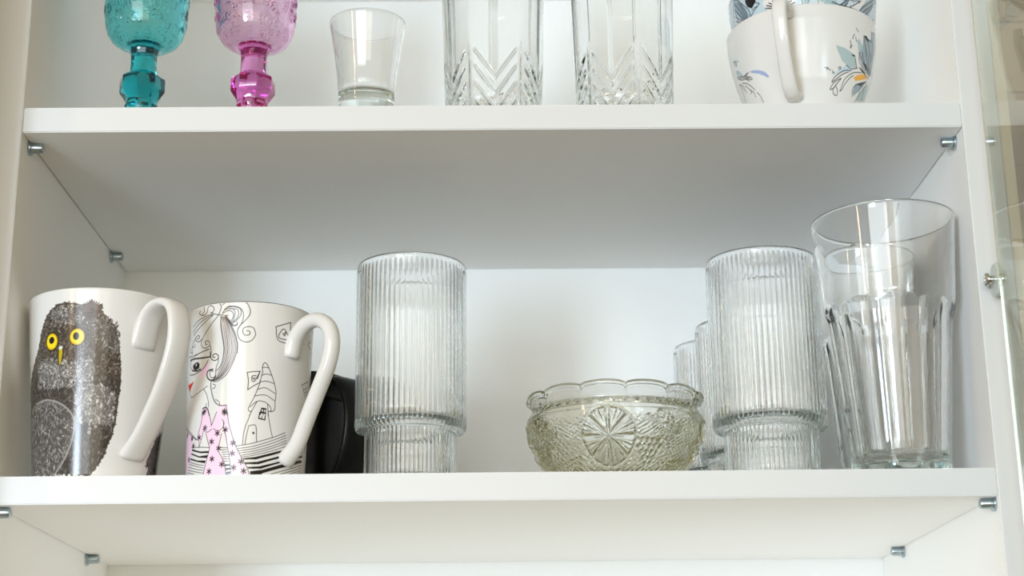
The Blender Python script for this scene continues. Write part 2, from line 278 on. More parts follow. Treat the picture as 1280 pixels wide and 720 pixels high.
ART_CUP2 = [
 ('F','pale',0,[-167.0,340.3,-102.9,325.0,-103.6,316.6,-125.8,316.5,-148.5,317.2,-174.4,318.9]),
 ('F','white',0,[-132.3,328.0,-116.4,328.0,-104.2,325.1,-106.8,319.7,-122.6,317.0,-128.7,317.7,-133.7,324.8]),
 ('L','k',0.64,[-124.0,318.4,-130.6,317.8]),
 ('L','k',0.49,[-124.3,317.8,-129.8,317.7]),
 ('L','k',0.64,[-124.3,319.2,-131.8,319.8]),
 ('L','k',0.49,[-125.0,318.9,-131.0,319.5]),
 ('L','k',0.64,[-124.1,320.0,-131.8,321.7]),
 ('L','k',0.49,[-125.0,319.9,-131.1,321.4]),
 ('L','k',0.64,[-123.4,320.7,-130.6,323.3]),
 ('L','k',0.49,[-124.3,320.7,-130.0,322.9]),
 ('L','k',0.64,[-122.2,321.1,-128.2,324.4]),
 ('L','k',0.49,[-123.2,321.4,-127.8,324.0]),
 ('L','k',0.64,[-120.6,321.3,-125.0,325.0]),
 ('L','k',0.49,[-121.6,321.8,-124.8,324.7]),
 ('L','k',0.64,[-118.7,321.3,-121.2,325.1]),
 ('L','k',0.49,[-119.7,321.9,-121.3,324.8]),
 ('L','k',0.64,[-116.9,321.1,-117.3,324.7]),
 ('L','k',0.49,[-117.6,321.8,-117.5,324.4]),
 ('L','k',0.64,[-115.0,320.6,-113.4,323.7]),
 ('L','k',0.49,[-115.5,321.3,-113.8,323.6]),
 ('L','k',0.64,[-113.5,319.9,-109.9,322.5]),
 ('L','k',0.49,[-113.6,320.6,-110.5,322.4]),
 ('L','k',0.64,[-112.3,319.2,-107.1,320.9]),
 ('L','k',0.49,[-112.2,319.8,-107.8,320.9]),
 ('L','k',0.64,[-111.5,318.3,-105.2,319.1]),
 ('L','k',0.49,[-111.1,318.8,-106.0,319.2]),
 ('L','k',0.64,[-111.4,317.5,-104.3,317.3]),
 ('L','k',0.49,[-110.7,317.8,-105.1,317.5]),
 ('F','b',0,[-150.4,333.8,-139.7,331.4,-139.9,328.4,-144.5,325.3,-149.0,327.7,-150.7,330.8]),
 ('F','slate',0,[-167.4,339.1,-157.6,333.9,-152.2,328.2,-148.6,322.1,-148.9,318.5,-153.8,318.3,-159.6,322.8,-165.6,330.1]),
 ('F','pale2',0,[-171.1,331.0,-161.0,322.7,-153.8,318.3,-161.2,317.8,-170.9,319.5,-173.5,324.9]),
 ('L','k',0.64,[-167.2,339.7,-159.7,336.3,-155.5,332.5,-150.1,327.5,-147.6,323.6,-148.2,318.9,-152.8,318.0]),
 ('L','k',0.64,[-167.6,332.8,-160.8,326.4,-153.6,318.6]),
 ('L','k',0.64,[-164.7,335.5,-158.6,328.1,-153.0,318.7]),
 ('L','k',0.64,[-159.9,335.5,-155.1,326.8,-152.1,319.0]),
 ('L','k',0.64,[-156.6,332.9,-152.1,325.1,-151.3,318.7]),
 ('L','k',0.64,[-168.7,328.2,-159.8,322.3,-153.7,318.4]),
 ('L','k',0.64,[-168.7,325.0,-160.3,321.0,-153.8,318.3]),
 ('L','k',0.64,[-170.5,322.5,-161.1,319.9,-153.8,318.2]),
 ('L','k',0.64,[-170.4,319.9,-163.3,319.2,-155.0,318.4]),
 ('L','k',0.64,[-167.1,330.7,-164.9,324.8,-167.3,318.8]),
 ('L','k',0.64,[-149.6,319.4,-143.2,322.8,-138.9,325.1,-136.8,326.3,-140.0,327.8]),
 ('L','k',0.64,[-138.9,325.1,-142.2,324.9,-144.8,323.9]),
 ('L','k',0.64,[-137.1,318.1,-133.5,318.6,-127.9,317.8]),
 ('L','k',0.64,[-166.3,336.1,-171.1,331.0,-174.4,318.9]),
 ('L','k',0.49,[-95.5,323.4,-74.7,324.0,-57.9,324.2,-52.0,325.4,-51.8,323.1,-57.7,320.1]),
 ('F','slate',0,[-70.8,319.8,-66.8,322.6,-63.4,324.9,-64.1,321.2,-67.3,318.5]),
 ('F','teal',0,[-89.4,320.9,-82.1,323.4,-74.8,321.6,-71.5,319.7,-78.4,318.5]),
 ('F','white',0,[-61.9,317.7,-57.8,321.8,-45.1,326.0,-33.2,328.4,-33.6,320.9,-51.2,319.2]),
 ('F','slate',0,[-51.2,319.2,-47.3,323.6,-39.9,328.7,-28.1,334.4,-28.9,328.6,-38.0,319.0]),
 ('L','k',0.64,[-51.1,318.6,-44.8,323.7,-29.9,332.6]),
 ('L','k',0.64,[-47.4,318.3,-41.9,322.1,-29.2,329.7]),
 ('L','k',0.64,[-43.5,318.1,-32.7,326.1]),
 ('L','k',0.64,[-71.5,319.1,-66.8,322.0,-63.4,324.9]),
 ('L','k',0.64,[-68.1,318.4,-65.0,320.5,-62.5,324.5]),
 ('L','k',0.64,[-77.8,320.8,-72.3,319.6,-63.1,319.1,-53.3,318.7]),
 ('L','k',0.64,[-61.3,319.4,-55.9,322.2,-49.8,326.0]),
]
def lin(c):
    c = np.array(c, float) / 255.0
    return np.where(c <= 0.04045, c / 12.92, ((c + 0.055) / 1.055) ** 2.4)


# ------------------------------------------------------------------ materials
def principled(name, col, rough=.4, metal=0.0, coat=0.0, ior=1.5, attr=None, noise=0.0):
    m = bpy.data.materials.new(name)
    m.use_nodes = True
    nt = m.node_tree
    b = nt.nodes['Principled BSDF']
    b.inputs['Base Color'].default_value = (*col, 1)
    b.inputs['Roughness'].default_value = rough
    b.inputs['Metallic'].default_value = metal
    b.inputs['IOR'].default_value = ior
    b.inputs['Coat Weight'].default_value = coat
    b.inputs['Coat Roughness'].default_value = .03
    if attr:
        a = nt.nodes.new('ShaderNodeAttribute')
        a.attribute_name = attr
        nt.links.new(a.outputs['Color'], b.inputs['Base Color'])
    if noise:
        t = nt.nodes.new('ShaderNodeTexNoise')
        t.inputs['Scale'].default_value = 420
        t.inputs['Detail'].default_value = 3
        tc = nt.nodes.new('ShaderNodeTexCoord')
        nt.links.new(tc.outputs['Object'], t.inputs['Vector'])
        bp = nt.nodes.new('ShaderNodeBump')
        bp.inputs['Strength'].default_value = noise
        bp.inputs['Distance'].default_value = .0002
        nt.links.new(t.outputs['Fac'], bp.inputs['Height'])
        nt.links.new(bp.outputs['Normal'], b.inputs['Normal'])
    return m


def glass(name, absorb, density, rough=0.0, tint=(1, 1, 1)):
    m = bpy.data.materials.new(name)
    m.use_nodes = True
    nt = m.node_tree
    nt.nodes.clear()
    o = nt.nodes.new('ShaderNodeOutputMaterial')
    g = nt.nodes.new('ShaderNodeBsdfGlass')
    g.inputs['Color'].default_value = (*tint, 1)
    g.inputs['IOR'].default_value = 1.5
    g.inputs['Roughness'].default_value = rough
    nt.links.new(g.outputs[0], o.inputs['Surface'])
    v = nt.nodes.new('ShaderNodeVolumeAbsorption')
    v.inputs['Color'].default_value = (*absorb, 1)
    v.inputs['Density'].default_value = density
    nt.links.new(v.outputs[0], o.inputs['Volume'])
    return m


M = {}
M['board'] = principled('white laminate board', (.935, .935, .92), .55, noise=.12)
M['board'].node_tree.nodes['Principled BSDF'].inputs['Specular IOR Level'].default_value = .2
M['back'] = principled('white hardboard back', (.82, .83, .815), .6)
M['edge'] = principled('white board dimmed front', (.64, .65, .65), .35)  # board white toned down to offset the strong light on front faces
M['edge_strip'] = principled('beige trim', (.72, .60, .42), .5)
M['steel'] = principled('pin steel', (.42, .50, .54), .28, metal=1.0)
M['chrome'] = principled('polished steel', (.62, .63, .63), .15, metal=1.0)
M['porcelain'] = principled('white porcelain', (.70, .695, .675), .10)
M['print'] = principled('printed porcelain', (.86, .85, .82), .17, attr='print')
M['black'] = principled('black glazed ceramic', (.003, .003, .0035), .34, ior=1.35)
M['clear'] = glass('clear glass', (.15, .80, .72), 3.5)
M['bowl_glass'] = glass('old pressed glass', (.80, .79, .56), 48)
M['teal'] = glass('teal glass', (0, .87, .90), 210)
M['pink'] = glass('pink glass', (.86, .0, .70), 62)
M['door_glass'] = glass('float glass', (.30, .9, .62), 24)
M['hinge_plastic'] = principled('grey green hinge plastic', (.58, .64, .58), .3)


def marble():
    m = bpy.data.materials.new('brown marble wall')
    m.use_nodes = True
    nt = m.node_tree
    b = nt.nodes['Principled BSDF']
    b.inputs['Roughness'].default_value = .45
    tc = nt.nodes.new('ShaderNodeTexCoord')
    n1 = nt.nodes.new('ShaderNodeTexNoise')
    n1.inputs['Scale'].default_value = 7
    n1.inputs['Detail'].default_value = 6
    n1.inputs['Distortion'].default_value = 1.6
    r = nt.nodes.new('ShaderNodeValToRGB')
    r.color_ramp.elements[0].position = .35
    r.color_ramp.elements[0].color = (.33, .25, .16, 1)
    r.color_ramp.elements[1].position = .65
    r.color_ramp.elements[1].color = (.62, .49, .33, 1)
    nt.links.new(tc.outputs['Object'], n1.inputs['Vector'])
    nt.links.new(n1.outputs['Fac'], r.inputs['Fac'])
    br = nt.nodes.new('ShaderNodeTexBrick')
    br.inputs['Scale'].default_value = 4.0
    br.inputs['Mortar Size'].default_value = .004
    br.inputs['Color1'].default_value = (1, 1, 1, 1)
    br.inputs['Color2'].default_value = (.86, .86, .86, 1)
    br.inputs['Mortar'].default_value = (.6, .6, .6, 1)
    mp = nt.nodes.new('ShaderNodeMapping')
    mp.inputs['Rotation'].default_value = (math.pi / 2, 0, 0)
    nt.links.new(tc.outputs['Object'], mp.inputs['Vector'])
    nt.links.new(mp.outputs['Vector'], br.inputs['Vector'])
    mx = nt.nodes.new('ShaderNodeMix')
    mx.data_type = 'RGBA'
    mx.blend_type = 'MULTIPLY'
    mx.inputs['Factor'].default_value = 1
    nt.links.new(r.outputs['Color'], mx.inputs['A'])
    nt.links.new(br.outputs['Color'], mx.inputs['B'])
    nt.links.new(mx.outputs['Result'], b.inputs['Base Color'])
    return m


M['marble'] = marble()


# ------------------------------------------------------------------ helpers
def link(name, me, mat, parent=None, loc=None):
    o = bpy.data.objects.new(name, me)
    COL.objects.link(o)
    if mat is not None and len(me.materials) == 0:
        me.materials.append(mat)
    if parent is not None:
        o.parent = parent
    if loc is not None:
        o.location = loc
    return o


def thing(name, label, cat, loc, group=None):
    o = bpy.data.objects.new(name, None)
    o.empty_display_size = .02
    COL.objects.link(o)
    o.location = loc
    tag(o, label, cat, group)
    return o


def tag(o, label, cat, group=None):
    o['label'] = label
    o['category'] = cat
    if group:
        o['group'] = group
    return o


def box(name, a, b, mat, parent=None, bev=.0004, seg=2):
    bm = bmesh.new()
    bmesh.ops.create_cube(bm, size=1)
    c = [(a[i] + b[i]) / 2 for i in range(3)]
    s = [abs(b[i] - a[i]) for i in range(3)]
    for v in bm.verts:
        v.co = (c[0] + v.co.x * s[0], c[1] + v.co.y * s[1], c[2] + v.co.z * s[2])
    if bev:
        bmesh.ops.bevel(bm, geom=bm.edges[:], offset=bev, segments=seg, affect='EDGES')
    me = bpy.data.meshes.new(name)
    bm.to_mesh(me)
    bm.free()
    for p in me.polygons:
        p.use_smooth = False
    return link(name, me, mat, parent)


def grid_mesh(name, X, Y, Z, colors=None, sharp=None):
    """closed surface of revolution: rows x n columns, first and last row collapse to a pole"""
    k, n = X.shape
    mid = np.stack([X[1:-1], Y[1:-1], Z[1:-1]], -1).reshape(-1, 3)
    p0 = np.array([[X[0].mean(), Y[0].mean(), Z[0].mean()]])
    p1 = np.array([[X[-1].mean(), Y[-1].mean(), Z[-1].mean()]])
    co = np.vstack([mid, p0, p1]).astype(np.float32)
    kk = k - 2
    i = np.arange(kk - 1)[:, None] * n
    j = np.arange(n)[None, :]
    j2 = (j + 1) % n
    quads = np.stack([i + j, i + j2, i + n + j2, i + n + j], -1).reshape(-1, 4)
    a, b = kk * n, kk * n + 1
    jj = np.arange(n)
    t0 = np.stack([np.full(n, a), (jj + 1) % n, jj], -1)
    base = (kk - 1) * n
    t1 = np.stack([np.full(n, b), base + jj, base + (jj + 1) % n], -1)
    loops = np.concatenate([quads.ravel(), t0.ravel(), t1.ravel()]).astype(np.int32)
    starts = np.concatenate([np.arange(len(quads)) * 4, len(quads) * 4 + np.arange(2 * n) * 3]).astype(np.int32)
    me = bpy.data.meshes.new(name)
    me.vertices.add(len(co))
    me.vertices.foreach_set('co', co.ravel())
    me.loops.add(len(loops))
    me.loops.foreach_set('vertex_index', loops)
    me.polygons.add(len(starts))
    me.polygons.foreach_set('loop_start', starts)
    me.update(calc_edges=True)
    me.polygons.foreach_set('use_smooth', np.ones(len(starts), bool))
    if colors is not None:
        at = me.color_attributes.new('print', 'FLOAT_COLOR', 'POINT')
        c = np.ones((len(co), 4), np.float32)
        c[:kk * n, :3] = colors[1:-1].reshape(-1, 3)
        c[kk * n:, :3] = colors[0, 0]
        at.data.foreach_set('color', c.ravel())
    if sharp:
        me.set_sharp_from_angle(angle=math.radians(sharp))
    me.validate()
    me.update()
    return me


def revolve(name, rows, th, colors=None, sharp=None, sx=1.0):
    n = len(th)
    R = np.array([np.broadcast_to(np.asarray(r, float), (n,)) for r, z in rows]) * sx
    Z = np.array([np.broadcast_to(np.asarray(z, float), (n,)) for r, z in rows])
    return grid_mesh(name, R * np.cos(th), R * np.sin(th), Z, colors, sharp)


def circ(n):
    return np.arange(n) / n * 2 * np.pi


def spline(pts, n):
    """Catmull-Rom through points of any dimension"""
    p = np.array(pts, float)
    p = np.vstack([2 * p[0] - p[1], p, 2 * p[-1] - p[-2]])
    out = []
    m = len(p) - 3
    for s in np.linspace(0, m - 1e-9, n):
        i = int(s)
        t = s - i
        a, b, c, d = p[i:i + 4]
        out.append(.5 * (2 * b + (c - a) * t + (2 * a - 5 * b + 4 * c - d) * t * t + (3 * b - a - 3 * c + d) * t ** 3))
    return np.array(out)


def handle(name, path, ang, w, t, mat, parent, flare=1.25, n=56, m=20, power=2.6):
    """strap swept in the vertical plane at azimuth ang; path = (radius, height)"""
    P = spline(path, n)
    T = np.gradient(P, axis=0)
    T /= np.linalg.norm(T, axis=1)[:, None]
    N = np.stack([T[:, 1], -T[:, 0]], -1)
    ca, sa = math.cos(math.radians(ang)), math.sin(math.radians(ang))
    a = circ(m)
    cu = np.sign(np.cos(a)) * np.abs(np.cos(a)) ** (2 / power)
    su = np.sign(np.sin(a)) * np.abs(np.sin(a)) ** (2 / power)
    rows = []
    s = np.linspace(0, 1, n)
    f = 1 + (flare - 1) * (np.exp(-(s / .07) ** 2) + np.exp(-((1 - s) / .07) ** 2))
    for i in [0] + list(range(n)) + [n - 1]:
        k = f[i]
        rr = P[i, 0] + N[i, 0] * cu * t / 2 * k
        zz = P[i, 1] + N[i, 1] * cu * t / 2 * k
        ww = su * w / 2 * k
        rows.append(np.stack([rr * ca - ww * sa, rr * sa + ww * ca, zz], -1))
    rows = np.array(rows)
    me = grid_mesh(name, rows[..., 0], rows[..., 1], rows[..., 2])
    bm = bmesh.new()
    bm.from_mesh(me)
    bmesh.ops.recalc_face_normals(bm, faces=bm.faces)
    bm.to_mesh(me)
    bm.free()
    return link(name, me, mat, parent)


# ------------------------------------------------------------------ print / relief canvas on a wall unrolled to (arc mm, height mm)
class Canvas:
    def __init__(self, th_deg, z_mm, rmean_mm, base):
        self.th, self.z, self.R = th_deg, z_mm, rmean_mm
        self.S = np.radians(th_deg) * rmean_mm
        self.c = np.empty((len(z_mm), len(th_deg), 3))
        self.c[:] = base
        self.aa = abs(self.S[1] - self.S[0]) * 1.1

    def xy(self, flat):
        p = np.array(flat, float).reshape(-1, 2)
        return np.stack([np.radians(p[:, 0]) * self.R, p[:, 1]], -1)

    def win(self, p, pad):
        j0, j1 = np.searchsorted(self.S, [p[:, 0].min() - pad, p[:, 0].max() + pad])
        i0, i1 = np.searchsorted(self.z, [p[:, 1].min() - pad, p[:, 1].max() + pad])
        if j1 <= j0 or i1 <= i0:
            return None
        X, Y = np.meshgrid(self.S[j0:j1], self.z[i0:i1])
        return (slice(i0, i1), slice(j0, j1)), X, Y

    def blend(self, sl, a, col):
        self.c[sl] = self.c[sl] * (1 - a[..., None]) + np.asarray(col) * a[..., None]

    def line(self, p, w, col, smooth=True):
        if smooth and len(p) > 2:
            p = spline(p, len(p) * 6)
        r = self.win(p, w + self.aa)
        if r is None:
            return
        sl, X, Y = r
        d = np.full(X.shape, 1e9)
        for a, b in zip(p[:-1], p[1:]):
            v = b - a
            L = max(v @ v, 1e-9)
            t = np.clip(((X - a[0]) * v[0] + (Y - a[1]) * v[1]) / L, 0, 1)
            d = np.minimum(d, (X - a[0] - t * v[0]) ** 2 + (Y - a[1] - t * v[1]) ** 2)
        self.blend(sl, np.clip((w / 2 - np.sqrt(d)) / self.aa + .5, 0, 1), col)

    def inside(self, p, X, Y):
        m = np.zeros(X.shape, bool)
        q = np.roll(p, -1, 0)
        for (x0, y0), (x1, y1) in zip(p, q):
            if y0 == y1:
                continue
            m ^= ((Y >= min(y0, y1)) & (Y < max(y0, y1)) & (X < x0 + (Y - y0) / (y1 - y0) * (x1 - x0)))
        return m

    def fill(self, p, col, alpha=1.0):
        r = self.win(p, .5)
        if r is None:
            return
        sl, X, Y = r
        o = self.aa * .25
        a = sum(self.inside(p, X + dx, Y + dy) for dx in (-o, o) for dy in (-o, o)) / 4.0
        self.blend(sl, a * alpha, col)

    def flower(self, p, r, col):
        for x, y in p:
            for k in range(6):
                a = k * math.pi / 3 + .4
                e = np.array([[x + .25 * r * math.cos(a), y + .25 * r * math.sin(a)], [x + r * math.cos(a), y + r * math.sin(a)]])
                self.line(e, max(.45, r * .42), col, False)

    def leaf(self, x, y, a, L, w, fillc, edge):
        p = np.array([[x - L, y - L], [x + L, y + L]])
        r = self.win(p, .3)
        if r is None:
            return
        sl, X, Y = r
        u = (X - x) * math.cos(a) + (Y - y) * math.sin(a)
        v = -(X - x) * math.sin(a) + (Y - y) * math.cos(a)
        half = w * (1 - (u / L) ** 2)
        d = half - np.abs(v)
        self.blend(sl, np.clip(d / self.aa + .9, 0, 1) * (np.abs(u) < L), edge)
        self.blend(sl, np.clip(d / self.aa - .1, 0, 1) * (np.abs(u) < L * .93), fillc)
        self.blend(sl, np.clip((.07 - np.abs(v)) / self.aa + .35, 0, 1) * (np.abs(u) < L * .7) * (d > 0), edge)


BASE = np.array((.70, .695, .675))
INK = lin((38, 34, 36))


def col_of(k):
    return {'k': INK, 'b': lin((22, 20, 22)), 'g': lin((120, 112, 110)), 'p': lin((236, 203, 224)), 'w': BASE, 'white': BASE,
            's': lin((240, 205, 232)), 'r': lin((205, 48, 30)), 'h': lin((205, 198, 196)), 'teal': lin((150, 176, 180)),
            'slate': lin((120, 142, 156)), 'pale': lin((184, 204, 214)), 'pale2': lin((196, 206, 214)), 'gold': lin((232, 168, 60)),
            'blue': lin((128, 150, 200))}[k]


def draw(cv, art):
    for kind, col, w, flat in art:
        p = cv.xy(flat)
        lo = p[:, 1] < 20.2
        p[lo, 1] -= 5
        if kind == 'F':
            cv.fill(p, col_of(col), .8 if col in ('teal', 'slate', 'blue') else 1)
        elif kind == 'L':
            cv.line(p, max(w, .40), col_of(col))
        elif kind == 'S':
            cv.line(p, max(w, .40), col_of(col), False)
        elif kind == '*':
            cv.flower(p, max(w, .5), col_of(col))


def feathers(cv, art):
    rnd = random.Random(7)
    reg = {}
    for kind, col, w, flat in art:
        reg.setdefault(col, []).append(cv.xy(flat))

    def scatter(poly, count, L, W, tone, edge, spread=.6, down=-math.pi / 2, warm=0, jit=0.0):
        x0, y0 = poly.min(0)
        x1, y1 = poly.max(0)
        for _ in range(count):
            x, y = rnd.uniform(x0, x1), rnd.uniform(y0, y1)
            if not self_in(poly, x + rnd.gauss(0, jit), y + rnd.gauss(0, jit)):
                continue
            t = rnd.uniform(*tone)
            c = lin((t + 4 + warm, t, t - 4 - warm))
            e = rnd.uniform(*edge)
            cv.leaf(x, y, down + rnd.gauss(0, spread), L * rnd.uniform(.6, 1.3), W * rnd.uniform(.6, 1.2), c, lin((e + 3, e, e - 2)))

    def self_in(p, x, y):
        return bool(cv.inside(p, np.array([[x]]), np.array([[y]]))[0, 0])

    dark = lin((66, 57, 50))
    for k in ('head', 'body', 'foot'):
        for p in reg[k]:
            cv.fill(p, dark)
    for k in ('head', 'body'):                       # ragged feather edge along the outline
        for p in reg[k]:
            m_ = np.vstack([p, p[:1]])
            keep = []
            for a0, b0 in zip(m_[:-1], m_[1:]):
                if np.hypot(*(b0 - a0)) < 14:
                    keep += [a0 + (b0 - a0) * t for t in np.linspace(0, 1, max(2, int(np.hypot(*(b0 - a0)) / .7)))]
            q = np.array(keep)
            for (x, y), (x2, y2) in zip(q[:-1], q[1:]):
                a = math.atan2(y2 - y, x2 - x) - .5 + rnd.gauss(0, .25)
                if y > 20 and math.hypot(x2 - x, y2 - y) < 2:
                    cv.leaf(x, y, a, 1.6, .4, lin((90, 80, 72)), lin((50, 44, 40)))
    scatter(reg['head'][0], 2600, 1.7, .55, (70, 140), (36, 56), .8, warm=9)
    scatter(reg['body'][0], 3200, 2.2, .6, (58, 122), (30, 48), .6, warm=2)
    scatter(reg['throat'][0], 900, 1.7, .7, (110, 205), (50, 74), .9, jit=2.2)
    scatter(reg['crown'][0], 420, 1.4, .6, (105, 190), (48, 70), 1.6, jit=2.2)
    scatter(reg['cheek'][0], 800, 1.6, .55, (85, 175), (48, 70), .7, warm=3, jit=2.2)
    scatter(reg['chest'][0], 900, 1.7, .75, (110, 205), (55, 78), .8, jit=2.2)
    scatter(reg['foot'][0], 300, 3, .6, (60, 120), (26, 44), .4, down=-math.pi / 2 - .3)
    for p in reg['wing']:
        cv.fill(p, lin((84, 80, 77)))
        scatter(p, 2000, 1.8, .6, (84, 180), (46, 70), .8)
    cv.line(reg['wingedge'][0], 1.0, lin((152, 148, 144)))
    for p in reg['tuft']:
        cv.fill(p, lin((74, 60, 52)))
        c = p.mean(0)
        for k in range(14):
            a = math.pi * (k + .5) / 14 + .15
            cv.leaf(c[0] + 2.4 * math.cos(a), c[1] - 1 + 2.6 * math.sin(a), a, 3.9, .6, lin((116, 95, 84)), lin((44, 34, 30)))
    for p in reg['bead']:
        ell(cv, p, lin((60, 58, 56)), 1.35)
        ell(cv, p, lin((150, 148, 145)), .95)
    for p in reg['eye']:
        ell(cv, p, lin((28, 24, 20)), 1.22)
        ell(cv, p, lin((196, 164, 22)), 1.04)
        ell(cv, p, lin((246, 214, 34)), .86)
    for p in reg['pup']:
        ell(cv, p, lin((70, 58, 30)), 1.25)
        ell(cv, p, lin((20, 18, 18)), .95)
    cv.fill(reg['beak'][0], lin((40, 34, 20)))
    b = reg['beak'][0]
    cv.fill(b.mean(0) + (b - b.mean(0)) * np.array([.62, .9]), lin((190, 165, 30)))
    cv.fill(reg['beaktip'][0], lin((214, 214, 200)))


def ell(cv, p, col, k):
    c = p[0]
    rx, ry = abs(p[1, 0] - c[0]) * k, abs(p[2, 1] - c[1]) * k
    a = circ(40)
    cv.fill(np.stack([c[0] + rx * np.cos(a), c[1] + ry * np.sin(a)], -1), col)


# ------------------------------------------------------------------ mug with printed wall
def mug_body(name, prof, z0, wall, parent, painter=None, th_range=None, step=.35, dz=.3, rmean=40, foot=.002, mat=None, rim=None):
    """prof: (height mm above shelf top, outer radius mm)"""
    hs = [p[0] for p in prof]
    rs = [p[1] for p in prof]
    H = hs[-1]
    if painter:
        dense = np.arange(th_range[0], th_range[1], step)
        rest = np.arange(th_range[1], th_range[0] + 360, 4.0)
        zz = np.arange(0, H - wall * .5, dz)
    else:
        dense = np.arange(0, 360, 3.0)
        rest = np.array([])
        zz = np.linspace(0, H - wall * .5, 40)
    th = np.radians(np.concatenate([dense, rest]))
    n = len(th)
    rr = np.interp(zz, hs, rs)
    k = np.ones(7) / 7                                     # soften profile corners
    if len(zz) > 60:
        rr = np.convolve(np.pad(rr, 3, 'edge'), k, 'valid')
    e = np.clip(zz / 2.5, 0, 1)
    rr = rr - 2.2 * (1 - np.sqrt(1 - (1 - e) ** 2)) * .9      # rounded heel
    rows = [(0, foot * 1000), (rr[0] - 3.5, foot * 1000), (rr[0] - 2.5, 0)]
    pre = len(rows)
    rows += list(zip(rr, zz))
    R = rs[-1]
    for a in np.linspace(20, 160, 7):
        rows.append((R - wall / 2 + wall / 2 * math.cos(math.radians(a)), H - wall * .5 + wall / 2 * math.sin(math.radians(a))))
    for z in np.linspace(H - wall, 6, 14):
        rows.append((np.interp(z, hs, rs) - wall, z))
    rows += [(np.interp(5, hs, rs) - wall - 3, 4.0), (0, 4.0)]
    rows = [(r / 1000, z / 1000) for r, z in rows]
    cols = None
    if painter:
        cv = Canvas(dense, zz + z0 * 1000, rmean, BASE)
        painter(cv)
        cols = np.empty((len(rows), n, 3))
        cols[:] = BASE
        cols[pre:pre + len(zz), :len(dense)] = cv.c
        if rim is not None:
            cols[pre + len(zz) + 1:pre + len(zz) + 5] = rim
    me = revolve(name, rows, th, cols)
    return link(name, me, mat or M['print'], parent)


ST = .016            # shelf thickness
W = .568             # inside width
D = .285             # inside depth
ZU = .2245           # underside of the upper shelf
ZT = .4527           # underside of the cabinet top
ZB = -.46
TOPL = ST            # standing height on the lower shelf
TOPU = ZU + ST
EPS = .00005

# ------------------------------------------------------------------ cabinet
def dim_front(o):
    """front faces get a darker white: light balance put into the colour"""
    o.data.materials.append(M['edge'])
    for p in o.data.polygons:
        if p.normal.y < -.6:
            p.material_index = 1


cab = thing('wall_cabinet', 'white wall cabinet with its clear glass door swung open on the right', 'cabinet', (W / 2, D / 2, ZB))


def part(name, a, b, mat=M['board'], bev=.0005):
    o = box(name, a, b, mat, None, bev)
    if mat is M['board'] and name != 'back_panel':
        dim_front(o)
    o.parent = cab
    o.matrix_parent_inverse = Matrix.Translation((-W / 2, -D / 2, -ZB))
    return o


part('side_panel', (-.021, 0, ZB), (0, D, ZT + ST))
part('side_panel', (W, 0, ZB), (W + .016, D, ZT + ST))
part('top_panel', (0.0002, 0.0002, ZT), (W - .0002, D, ZT + ST - .0002))
part('bottom_panel', (0.0002, 0.0002, ZB), (W - .0002, D, ZB + ST))
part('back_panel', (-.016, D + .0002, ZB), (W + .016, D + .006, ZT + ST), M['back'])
part('shade_panel', (-.038, -.068, ZB), (-.0212, D, ZT + ST))  # unseen panel, added and sized to shade the left front edge
fp = part('filler_panel', (W + .0162, 0, ZB), (W + .0248, D, ZT + ST))
bt = part('beige_strip', (W + .025, -.0006, ZB), (W + .0316, D + .004, ZT + ST), M['edge_strip'])  # narrow beige upright next to the filler panel
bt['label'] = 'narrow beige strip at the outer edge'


def pin_mesh(sign, name='shelf_pin'):
    prof = [(0, .001), (.0043, .0003), (.0044, .0012), (.0043, .0018), (.0031, .0021), (.0030, .0078), (.0026, .0088), (.0018, .0092), (0, .0093)]
    me = revolve(name, prof, circ(28))
    a = np.empty(len(me.vertices) * 3)
    me.vertices.foreach_get('co', a)
    a = a.reshape(-1, 3)
    b = np.stack([a[:, 2] * sign, a[:, 1] * sign, -a[:, 0]], -1) if sign > 0 else np.stack([-a[:, 2], a[:, 1], a[:, 0]], -1)
    me.vertices.foreach_set('co', b.ravel())
    bm = bmesh.new()
    bm.from_mesh(me)
    bmesh.ops.recalc_face_normals(bm, faces=bm.faces)
    bm.to_mesh(me)
    bm.free()
    me.set_sharp_from_angle(angle=math.radians(40))
    return me


pl, pr = pin_mesh(1), pin_mesh(-1)
for (zs, yf, yb) in ((ZU, .0185, .237), (0, .009, .222)):
    for y in (yf, yb):
        for me, x in ((pl, -.0002), (pr, W + .0002)):
            o = link('shelf_pin', me, M['steel'], cab)
            o.location = (x - W / 2, y - D / 2, zs - .0032 - ZB)

s1 = box('cabinet_shelf', (.0007, 0, ZU), (W - .0004, D - .0004, ZU + ST), M['board'], None, .0006)
dim_front(s1)
tag(s1, 'white upper shelf board holding the goblets, shot glass and floral cups', 'shelf')
s2 = box('cabinet_shelf', (.0007, 0, 0), (W - .0004, D - .0004, ST), M['board'], None, .0006)
dim_front(s2)
tag(s2, 'white lower shelf board holding the printed mugs and the glass bowl', 'shelf')

# glass door, hinged on the right and standing open towards the viewer
gd = box('glass_door', (0, -.42, 0), (.0036, 0, .66), M['door_glass'], None, 0)
gd.parent = cab
gd['label'] = 'clear glass door pane with green edge'
GX, GY = .5736, -.0205
gd.location = (GX - W / 2, GY - D / 2, -.20 - ZB)
gd.rotation_euler = (0, 0, math.radians(DOOR_TILT))


def xcyl(name, prof, mat, parent, loc, sharp=35):
    me = revolve(name, prof, circ(40))
    a = np.empty(len(me.vertices) * 3)
    me.vertices.foreach_get('co', a)
    a = a.reshape(-1, 3)
    me.vertices.foreach_set('co', np.stack([-a[:, 2], a[:, 1], a[:, 0]], -1).ravel())
    bm = bmesh.new()
    bm.from_mesh(me)
    bmesh.ops.recalc_face_normals(bm, faces=bm.faces)
    bm.to_mesh(me)
    bm.free()
    me.set_sharp_from_angle(angle=math.radians(sharp))
    return link(name, me, mat, parent, loc)


